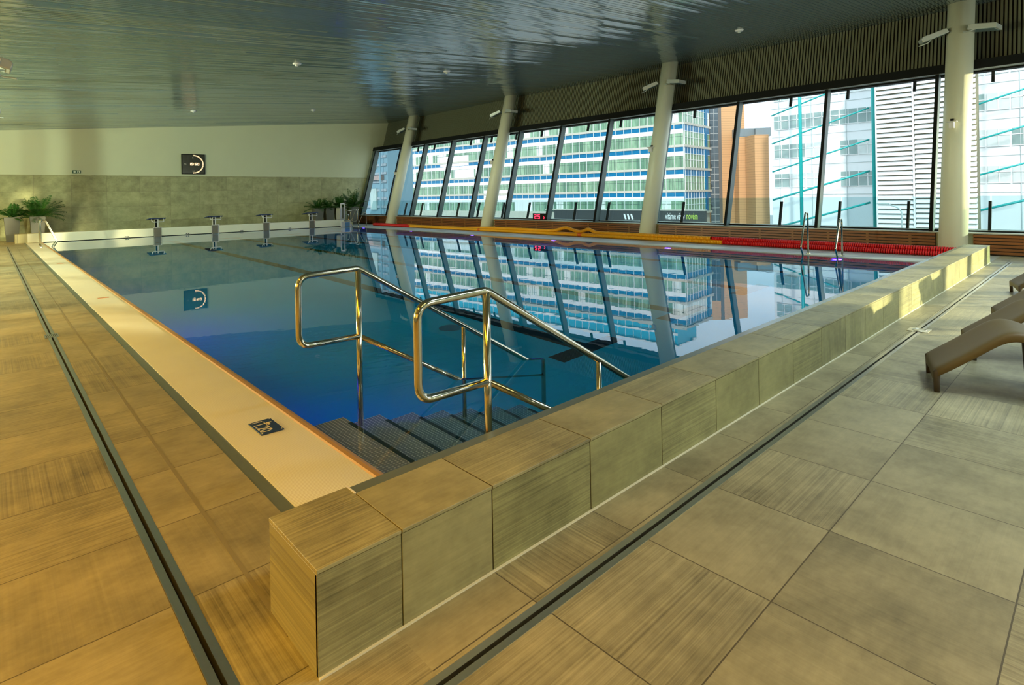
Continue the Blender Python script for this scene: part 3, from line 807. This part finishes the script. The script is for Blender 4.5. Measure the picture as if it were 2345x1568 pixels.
ll = ['brown moulded sun lounger nearest the viewer, its leg beside the floor joint', 'brown moulded sun lounger directly behind the nearest one', 'brown moulded sun lounger half hidden behind the two nearest', 'brown moulded sun lounger farthest along the right edge, standing apart']
for i, (x, y) in enumerate(near):
    o = lg if i == 0 else copy_tree(lg)
    c = Vector((x, y)) + e * .247
    o.location = (c.x, c.y, 0); o.rotation_euler = (0, 0, rz); tag(o, ll[i], 'sun lounger', 'sun loungers at the right')

# ------------------------------------------------------------------ the street outside
st = MB().box(18.5, 220, -120, 200, -8.2, -8).build('street_ground', simple('asphalt', (.30, .31, .30), .8)); structure(st)
bd = MB().box(16.27, 18.4, -30, 45, -8, .30).build('terrace_slab', simple('slab_outside', (.35, .35, .33), .8)); tag(bd, 'grey ledge of the pool building below the windows outside', 'ledge')

# office block with blue bands -------------------------------------------------
A0 = Vector((76.1, 43.9)); DA = Vector((-.0930, .9957)); NA = Vector((-.9957, -.0930))   # along facade, outwards towards us
def AM():
    m = Matrix.Identity(4); m[0][0], m[1][0] = DA.x, DA.y; m[0][1], m[1][1] = NA.x, NA.y; m.translation = (A0.x, A0.y, 0); return m
MA = AM()       # local x along facade (away), local y outwards
oa = empty('office_building', (A0.x, A0.y, -8)); tag(oa, 'long glass office block with blue bands across the street', 'building')
Ta = Matrix.Translation(-oa.location) @ MA
wglass = NT('office_glass'); P, x, y, z = wglass.pos()
u_ = wglass.math('FLOOR', wglass.math('DIVIDE', y, 1.44)); v_ = wglass.math('FLOOR', wglass.math('DIVIDE', wglass.math('ADD', z, 1.96), 3.38))
wn = wglass.n('ShaderNodeTexWhiteNoise', noise_dimensions='2D', i_Vector=wglass.comb(u_, v_))
nz = wglass.noise(wglass.comb(wglass.math('MULTIPLY', x, .4), wglass.math('MULTIPLY', y, 2.2), wglass.math('MULTIPLY', z, .6)), 1.0, 3)
c1 = wglass.mixc(wn.outputs['Value'], (.12, .24, .16), (.30, .46, .30)); c1 = wglass.mixc(wglass.math('GREATER_THAN', wn.outputs['Value'], .9), c1, (.75, .80, .74))
c1 = wglass.scalec(c1, wglass.math('MULTIPLY_ADD', nz, 1.1, .45)); wglass.bsdf(Base_Color=c1, Roughness=.15)
M['oglass'] = wglass.m
M['oblue'] = simple('band_blue', (.0, .15, .31), .4, var=.15, nscale=1)
M['owhite'] = simple('band_white', (.82, .83, .82), .6, var=.06, nscale=.8)
M['ogrey'] = simple('band_grey', (.52, .50, .42), .6, var=.12, nscale=2)
M['cyan'] = simple('cyan_glass', (.02, .38, .55), .2, var=.15, nscale=.3)
LA = 86; TOPZ = [11.56 + 3.38 * k for k in (2, 1, 0, -1, -2, -3)]
zt = TOPZ[0] + .35
MB().box(.15, LA, -9.6, -.12, -8, zt, None if False else Ta).build('block_body', M['ogrey'], oa)
SD = 9.4
for z in TOPZ:
    # one storey: blue strip, white strip, windows, spandrel
    MB().box(0, LA, -.12, .02, z - .66, z, Ta).build('blue_band', M['oblue'], oa)
    MB().box(0, LA, -.12, .04, z - 1.32, z - .66, Ta).build('white_band', M['owhite'], oa)
    MB().box(0, LA, -.12, -.02, z - 3.02, z - 1.32, Ta).build('window_band', M['oglass'], oa)
    MB().box(-.02, LA, -.12, .10, z - 3.38, z - 3.02, Ta).build('spandrel', M['ogrey'], oa)
    fr_ = MB(); q = 0
    while q < LA:
        fr_.box(q + .42, q + .47, -.03, .01, z - 3.02, z - 1.32, Ta)
        if random.random() < .4: fr_.box(q + .9, q + .95, -.03, .01, z - 3.02, z - 1.32, Ta)
        q += 1.44
    fr_.box(0, LA, -.03, .01, z - 1.80, z - 1.75, Ta)
    fr_.build('window_frames', simple('frame_dark', (.10, .16, .13), .5), oa)
    # side face (the block's right end)
    MB().box(-.10, .16, -SD, 0, z - .95, z, Ta).build('blue_band', M['oblue'], oa)
    MB().box(-.08, .16, -SD, 0, z - 3.02, z - .95, Ta).build('end_window_band', M['oglass'], oa)
    MB().box(-.20, .16, -SD - .5, .05, z - 3.38, z - 3.02, Ta).build('spandrel', M['ogrey'], oa)
    fr_ = MB()
    for k_ in range(9): fr_.box(-.16, -.08, -.1 - k_ * 1.0 - .06, -.1 - k_ * 1.0, z - 3.02, z, Ta)
    fr_.box(-.14, -.08, -SD, 0, z - 1.0, z - .92, Ta).box(-.14, -.08, -SD, 0, z - 1.9, z - 1.84, Ta)
    fr_.build('window_frames', M['owhite'], oa)
    MB().box(-.22, -.08, -8.3, -7.5, z - 3.02, z, Ta).build('blue_panel', M['oblue'], oa)
q = 0; mb = MB()
while q <= LA: mb.box(q - .03, q + .03, .04, .10, -8 + 6.2, zt, Ta); q += 1.44
mb.build('vertical_fins', M['owhite'], oa)
MB().box(-.1, LA, -9.6, .2, zt - .05, zt + .35, Ta).build('parapet', M['ogrey'], oa)
MB().box(2.5, LA - 8, -9, -2.2, zt, zt + 3.6, Ta).build('set_back_storey', M['cyan'], oa)
mb = MB(); q = 3
while q < LA - 8: mb.box(q, q + .06, -2.2, -2.12, zt, zt + 3.5, Ta); q += 1.44
mb.box(2.5, LA - 8, -2.2, -1.9, zt + 1.8, zt + 2.1, Ta).box(2.3, LA - 7.8, -9.2, -1.9, zt + 3.6, zt + 3.85, Ta)
mb.build('set_back_frames', M['owhite'], oa)
# fascia with the banner text
MB().box(-3.3, 24, -.1, .55, -2.95, -1.35, Ta).build('fascia', simple('fascia_dark', (.045, .05, .05), .5), oa)
MB().box(-3.4, 26, -.1, .60, -1.35, -1.15, Ta).box(-3.4, 26, -.1, .6, -3.15, -2.95, Ta).build('fascia_trim', M['ogrey'], oa)
MB().box(-3.2, LA, -1.5, -.5, -8, -3.1, Ta).build('ground_floor_glass', M['oglass'], oa)
MB().box(18, LA, -.3, .3, -3.4, -1.9, Ta).box(24, LA, .3, 1.4, -3.6, -3.4, Ta).build('canopy', M['ogrey'], oa)
rt = math.atan2(-DA.y, -DA.x)   # text runs from far to near: left to right for us
def on_fascia(s, z): 
    p = MA @ Vector((s, .565, z)); return p - oa.location
lw_ = simple('banner_white', (.85, .86, .84), .5); lg_ = simple('banner_green', (.50, .72, .10), .5)
def fit(o, w):
    o.scale.x = w / max(p.co.x for p in o.data.vertices)
fit(text_mesh('v\u00edt\u00e1me v\u00e1s v', 1.45, lw_, oa, on_fascia(2.85, -2.2), (R(90), 0, rt), 'lettering', ext=.01, align='LEFT'), 3.1)
fit(text_mesh('nov\u00e9m', 1.45, lg_, oa, on_fascia(-.5, -2.16), (R(90), 0, rt), 'lettering', ext=.01, align='LEFT'), 1.72)
text_mesh('ce', .8, lw_, oa, on_fascia(4.6, -1.9), (R(90), 0, rt), 'lettering', ext=.01, align='LEFT', sx=.9)
mb = MB()
for k_ in range(3):
    s0 = 9.9 - k_ * .62
    pts = [(s0 + .18, -1.9), (s0 - .12, -1.9), (s0 - .38, -2.75), (s0 - .08, -2.75)]
    vs = [Ta @ Vector((a, yy, b)) for yy in (.55, .57) for a, b in pts]
    mb.add(vs, [(0, 1, 2, 3), (7, 6, 5, 4), (0, 4, 5, 1), (1, 5, 6, 2), (2, 6, 7, 3), (3, 7, 4, 0)])
mb.build('three_bar_logo', lw_, oa)
# white covers on a few window bays
mb = MB()
for s0, z, n_ in ((34.6, 2.2, 5), (46, 9.5, 6), (44.5, 6.6, 4), (29.4, -.1, 3)):
    mb.box(s0, s0 + n_ * 1.44, -.02, .03, z - 1.9, z + .2, Ta)
mb.build('window_cover', M['owhite'], oa)

# orange tower ---------------------------------------------------------------
ora = NT('orange_cladding'); P, x, y, z = ora.pos()
ln = ora.math('LESS_THAN', ora.math('FRACT', ora.math('DIVIDE', z, .40)), .12)
ora.bsdf(Base_Color=ora.mixc(ln, (.66, .37, .17), (.44, .25, .12)), Roughness=.7); M['orange'] = ora.m
def box_thing(name, label, cat, loc): 
    o = empty(name, loc); tag(o, label, cat); return o
ot = box_thing('orange_tower', 'orange clad tower with a dark window strip beside the office block', 'building', (90, 45, -8))
T = Matrix.Translation(-ot.location)
# facing us: direction from (88.2,47.4) to (93.6,42.5)
pA, pB = Vector((87.4, 47.6)), Vector((93.6, 42.6)); dv_ = (pB - pA).normalized(); nv_ = Vector((dv_.y, -dv_.x))
if nv_.dot(-pA) < 0: nv_ = -nv_
mo = Matrix.Identity(4); mo[0][0], mo[1][0] = dv_.x, dv_.y; mo[0][1], mo[1][1] = nv_.x, nv_.y; mo.translation = (pA.x, pA.y, 0)
To = T @ mo; Lw = (pB - pA).length
MB().box(-.5, Lw, -7, 0, -8, 20.0, To).build('tower_body', M['orange'], ot)
MB().box(1.9, 3.35, -.2, .06, -8, 16.8, To).build('window_strip', simple('strip_glass', (.10, .13, .15), .15, var=.4, nscale=1), ot)
mb = MB(); z = -7
while z < 16.5: mb.box(1.9, 3.35, .06, .10, z, z + .10, To); z += 1.13
mb.box(2.55, 2.62, .06, .10, -8, 16.8, To).build('strip_frame', simple('strip_frame', (.4, .42, .42), .5), ot)
MB().box(3.35, 3.9, -.2, .08, -8, 20, To).build('dark_edge', simple('tower_edge', (.16, .14, .12), .6), ot)
MB().box(-.1, 1.0, -.1, .3, -8, 20, To).build('pale_edge', simple('pale_orange', (.72, .50, .24), .7), ot)
ol = box_thing('orange_annex', 'lower orange block with a grey roof left of the white building', 'building', (90, 40, -8))
T = Matrix.Translation(-ol.location)
mb = MB()
def slab(mb, p, q, depth, z0, z1):
    p, q = Vector(p), Vector(q); n_ = Vector((p - q).to_tuple()).normalized(); n_ = Vector((-n_.y, n_.x))
    if n_.dot(p) < 0: n_ = -n_
    r_ = [p, q, q + n_ * depth, p + n_ * depth]
    vs = [T @ Vector((a.x, a.y, z)) for z in (z0, z1) for a in r_]
    mb.add(vs, [(3, 2, 1, 0), (4, 5, 6, 7), (0, 1, 5, 4), (1, 2, 6, 5), (2, 3, 7, 6), (3, 0, 4, 7)])
slab(mb, (89.9, 42.0), (91.9, 40.05), 2, -8, 10.3)
slab(mb, (87.83, 38.41), (89.43, 36.92), 3.6, -8, 10.2)
mb.build('annex_body', M['orange'], ol)
mb = MB(); slab(mb, (89.6, 42.3), (91.9, 39.6), 2, 10.3, 11.6); slab(mb, (90.5, 39.4), (91.8, 37.5), 2, 10.2, 11.5)
mb.build('annex_roof', simple('roof_grey', (.20, .25, .27), .5), ol)

# white office building opposite ------------------------------------------------
ow = box_thing('white_building', 'bright white office building with strip windows across the street', 'building', (71, 10, -8))
T = Matrix.Translation(-ow.location)
M['bwhite'] = simple('white_panel', (.84, .86, .86), .45, var=.05, nscale=.5)
M['bglass'] = simple('office_pane', (.26, .36, .34), .12, var=.35, nscale=.7)
M['bblind'] = simple('blind_pane', (.62, .68, .66), .4, var=.15, nscale=2.5)
MB().box(71, 90, -45, 28.95, -8, 24, T).build('facade', M['bwhite'], ow)
rows = [13.95 + 3.49, 13.95, 10.45, 6.95, 3.43, -.15, -3.6]
ywin = [28.6 - 1.83 * k for k in range(22)]
cnt = 0
for ri, zt_ in enumerate(rows):
    for k_, yy in enumerate(ywin):
        if cnt >= 100: break
        if 3 <= ri <= 4 and k_ in (3,): continue
        cnt += 1
        o = MB().box(70.93, 71.02, yy - 1.68, yy, zt_ - 1.62, zt_, T).build('window', M['bblind'] if (random.random() < (.35 if yy > 14 else .6)) and zt_ > 0 else M['bglass'], ow)
        MB().box(70.88, 70.94, yy - .88, yy - .81, zt_ - 1.62, zt_, T).box(70.88, 70.94, yy - 1.68, yy, zt_ - .62, zt_ - .55, T).box(70.88, 70.94, yy - 1.68, yy, zt_ - 1.66, zt_ - 1.6, T).build('window_frame', M['owhite'], o)
mb = MB()
for yy in [28.0 - 3.66 * k_ for k_ in range(18)]:
    mb.box(70.9, 71.0, yy - .03, yy + .03, -8, 24, T)
for z in rows: mb.box(70.95, 71.0, -45, 28.9, z - 2.55, z - 2.51, T)
mb.build('panel_joint', simple('joint_grey', (.5, .56, .56), .5), ow)
# turquoise steel frame
tf = box_thing('steel_bracing', 'turquoise steel posts and rising braces in front of the white building', 'steel frame', (62, 15, -8))
T = -tf.location; M['teal'] = simple('turquoise_steel', (.01, .38, .37), .35)
for yy in (22.34, 15.73, 4.3):
    MB().tube([Vector((62, yy, -8)) + T, Vector((62, yy, 24)) + T], .165 if yy != 4.3 else .08, 12).build('post', M['teal'], tf, smooth=True)
for k_ in range(-2, 7):
    for (y0, y1, zA) in ((25.25, 16.1, .41), (12.4, 2.2, -1.9)):
        z0 = zA + 3.02 * k_
        MB().tube([Vector((62, y0, z0)) + T, Vector((62, y1, z0 + .30 * (y0 - y1))) + T], .075 if k_ > 0 else .10, 8).build('brace', M['teal'], tf, smooth=True)
# louvre tower
lt = box_thing('louvre_screen', 'tall screen of horizontal white louvres in front of the white building', 'louvre', (58, 12, -8))
T = Matrix.Translation(-lt.location)
for (y0, y1, dz) in ((14.55, 11.85, 0), (11.7, 7.6, .1)):
    mb = MB(); z = -7.9 + dz
    while z < 22:
        vs = [T @ Vector(p) for p in ((58.0, y0, z + .02), (58.0, y1, z + .02), (58.26, y1, z + .35), (58.26, y0, z + .35), (58.03, y0, z), (58.03, y1, z), (58.29, y1, z + .33), (58.29, y0, z + .33))]
        mb.add(vs, [(0, 1, 2, 3), (7, 6, 5, 4), (0, 4, 5, 1), (2, 6, 7, 3), (0, 3, 7, 4), (1, 5, 6, 2)]); z += .42
    mb.build('louvre_blades', M['owhite'], lt)
MB().box(58.35, 59.6, 7.6, 14.55, -8, 22, T).build('backing', simple('louvre_back', (.20, .18, .10), .8), lt)
MB().box(57.97, 58.1, 11.72, 11.84, -8, 22, T).box(57.97, 58.1, 14.5, 14.58, -8, 22, T).build('louvre_post', M['owhite'], lt)

# blue-grey gabled block far left of the glazing
cg = box_thing('grey_blue_building', 'blue-grey building in shade at the far end of the glazing', 'building', (31.5, 53, -8))
T = Matrix.Translation(-cg.location)
M['bluegrey'] = simple('bluegrey_wall', (.11, .22, .27), .7, var=.05, nscale=.3)
MB().box(31.26, 34.4, 52.8, 90, -8, 26, T).build('gable_wall', M['bluegrey'], cg)
mb = MB(); z = -6
while z < 25: mb.box(31.16, 31.26, 53.0, 90, z, z + .25, T); z += .9
mb.build('cladding_rib', simple('rib_grey', (.19, .25, .28), .6), cg)
for z in (-1.2, 3.3, 7.8, 12):
    MB().box(30.9, 31.26, 53.6, 62, z, z + .5, T).build('balcony_ledge', simple('ledge_brown', (.25, .20, .18), .7), cg)
    MB().box(31.1, 31.27, 55, 56.3, z - 3.2, z - .9, T).build('window', M['bglass'], cg)
MB().tube([(30.7 - 31.5, 53.4 - 53, 0), (30.7 - 31.5, 53.4 - 53, 26)], .09, 8).build('down_pipe', M['bluegrey'], cg)

# street lamp
sl_ = empty('street_lamp', (47.5, 10.4, -8)); tag(sl_, 'thin grey street lamp in front of the louvre screen', 'street lamp')
MB().tube(arc_path([(0, 0, 0), (0, 0, 8.0), (-.0, .9, 8.35)], .6), [.07] * 9 if False else .05, 8).build('pole', M['lamp'], sl_, smooth=True)
MB().box(-.12, .12, .8, 1.5, 8.3, 8.4).build('lamp_head', M['lamp'], sl_)

# ------------------------------------------------------------------ lights
def area(name, loc, rot, size, energy, col, sy=None, parent=None):
    l = bpy.data.lights.new(name, 'AREA'); l.energy = energy; l.color = col; l.size = size
    if sy: l.shape = 'RECTANGLE'; l.size_y = sy
    o = bpy.data.objects.new(name, l); C.objects.link(o); o.location = loc; o.rotation_euler = rot; return o
# ceiling luminaires over the left walkway and behind the viewer (unseen fill lamps, fittings added)
lum = emis('fill_luminaire_warm', (1.0, .62, .22), 3.0)
def fill_luminaire(x, y, L, W_, energy, col, lab, rot=(0, 0, 0)):
    zc = ceil_z(x) - .06
    t_ = empty('fill_ceiling_light', (x, y, zc)); tag(t_, lab, 'ceiling light', 'added ceiling lights outside the picture')
    MB().box(-W_ / 2 - .03, W_ / 2 + .03, -L / 2 - .03, L / 2 + .03, -.01, .06).build('housing', M['white'], t_)
    area('fill_luminaire_light', (x, y, zc - .03), rot, W_, energy, col, L).data.spread = R(120)
LW = 'added warm ceiling light above the left walkway, outside the picture'
for yy in (-4, 2, 8, 14, 20, 26):
    fill_luminaire(-1.5, yy, 3.0, .5, 82 if yy < 10 else 80, (1.0, .44, .008) if yy < 5 else (1.0, .54, .05), LW)
LB = 'added ceiling light above the seating area behind the viewer'
for xx, e_, c_ in ((1, 28, (1, .82, .30)), (5, 84, (.8, .96, 1.0)), (9, 80, (.84, 1.0, 1.0)), (13, 70, (.84, 1.0, 1.0))):
    fill_luminaire(xx, -.9, .5, 2.4, e_, c_, LB)
def fill_uplight(p, d, L, energy, col, lab):  # unseen wall lamps added to brighten the ceiling and end wall
    t_ = empty('fill_wall_light', p); tag(t_, lab, 'wall light', 'added wall lights outside the picture')
    q = Vector(d).to_track_quat('-Z', 'Y')
    o = MB().box(-.2, .2, -L / 2, L / 2, .01, .12).build('housing', M['white'], t_)
    t_.rotation_mode = 'QUATERNION'; t_.rotation_quaternion = q
    area('fill_wall_light_source', p, q.to_euler(), .36, energy, col, L)
for yy, col, e_ in ((-5, (1, .40, .02), 40), (0, (1, .40, .02), 45), (5, (1, .48, .04), 150), (10, (1, .62, .14), 300), (15, (.88, 1, .68), 700), (20, (.86, 1, .72), 860), (25, (1, .60, .12), 190)):
    fill_uplight((-5.7, yy, 2.4), (1, 0, .42), 2.4, e_, col, 'added wall light on the left wall throwing light over the pool, outside the picture')
for xx, e_ in ((0, 25), (5, 70), (10, 330), (15, 380)):
    fill_uplight((xx, -11.9, 2.6), (0, 1, .5), 2.4, e_, (.95, 1, .85), 'added wall light on the rear wall behind the viewer')

# floodlights on the columns stay unlit

# sun glint thrown back by the windows opposite: streaks on the low wall
sp = bpy.data.lights.new('window_glint', 'SPOT'); sp.energy = 190000; sp.spot_size = R(24); sp.spot_blend = .3; sp.shadow_soft_size = .25; sp.color = (1, .86, .5)
so2 = bpy.data.objects.new('window_glint', sp); C.objects.link(so2); so2.location = (33.5, -30, 6.3)
dirv = Vector((9.0, 1.67, .2)) - so2.location; so2.rotation_euler = dirv.to_track_quat('-Z', 'Y').to_euler()

sun = bpy.data.lights.new('sun', 'SUN'); sun.energy = 2.6; sun.angle = R(2); sun.color = (1, .97, .92)
sn = bpy.data.objects.new('sun', sun); C.objects.link(sn); sn.rotation_euler = Vector((.72, .35, -.6)).to_track_quat('-Z', 'Y').to_euler()

w = bpy.data.worlds.new('world'); SC.world = w; w.use_nodes = True; nt = w.node_tree; nt.nodes.clear()
ow_ = nt.nodes.new('ShaderNodeOutputWorld'); bg = nt.nodes.new('ShaderNodeBackground'); tc = nt.nodes.new('ShaderNodeTexCoord')
mp = nt.nodes.new('ShaderNodeMapping'); mp.inputs['Scale'].default_value = (1, 1, 3); nz = nt.nodes.new('ShaderNodeTexNoise'); nz.inputs['Scale'].default_value = 2.2; nz.inputs['Detail'].default_value = 6
rp = nt.nodes.new('ShaderNodeValToRGB'); rp.color_ramp.elements[0].position = .35; rp.color_ramp.elements[0].color = (.50, .72, .92, 1); rp.color_ramp.elements[1].position = .6; rp.color_ramp.elements[1].color = (.86, .94, 1, 1)
nt.links.new(tc.outputs['Generated'], mp.inputs[0]); nt.links.new(mp.outputs[0], nz.inputs['Vector']); nt.links.new(nz.outputs['Fac'], rp.inputs[0]); nt.links.new(rp.outputs[0], bg.inputs[0]); nt.links.new(bg.outputs[0], ow_.inputs[0])
bg.inputs[1].default_value = 1.75

# ------------------------------------------------------------------ render look
vs_ = SC.view_settings; vs_.view_transform = 'Standard'; vs_.look = 'None'; vs_.gamma = 1; vs_.exposure = 0.32; vs_.use_curve_mapping = False
cy = SC.cycles; cy.use_denoising = True; cy.max_bounces = 9; cy.diffuse_bounces = 4; cy.glossy_bounces = 5; cy.use_adaptive_sampling = True; cy.adaptive_threshold = .05; cy.adaptive_min_samples = 24; cy.transmission_bounces = 8; cy.transparent_max_bounces = 16
cy.caustics_reflective = False; cy.caustics_refractive = True; cy.sample_clamp_indirect = 4.0
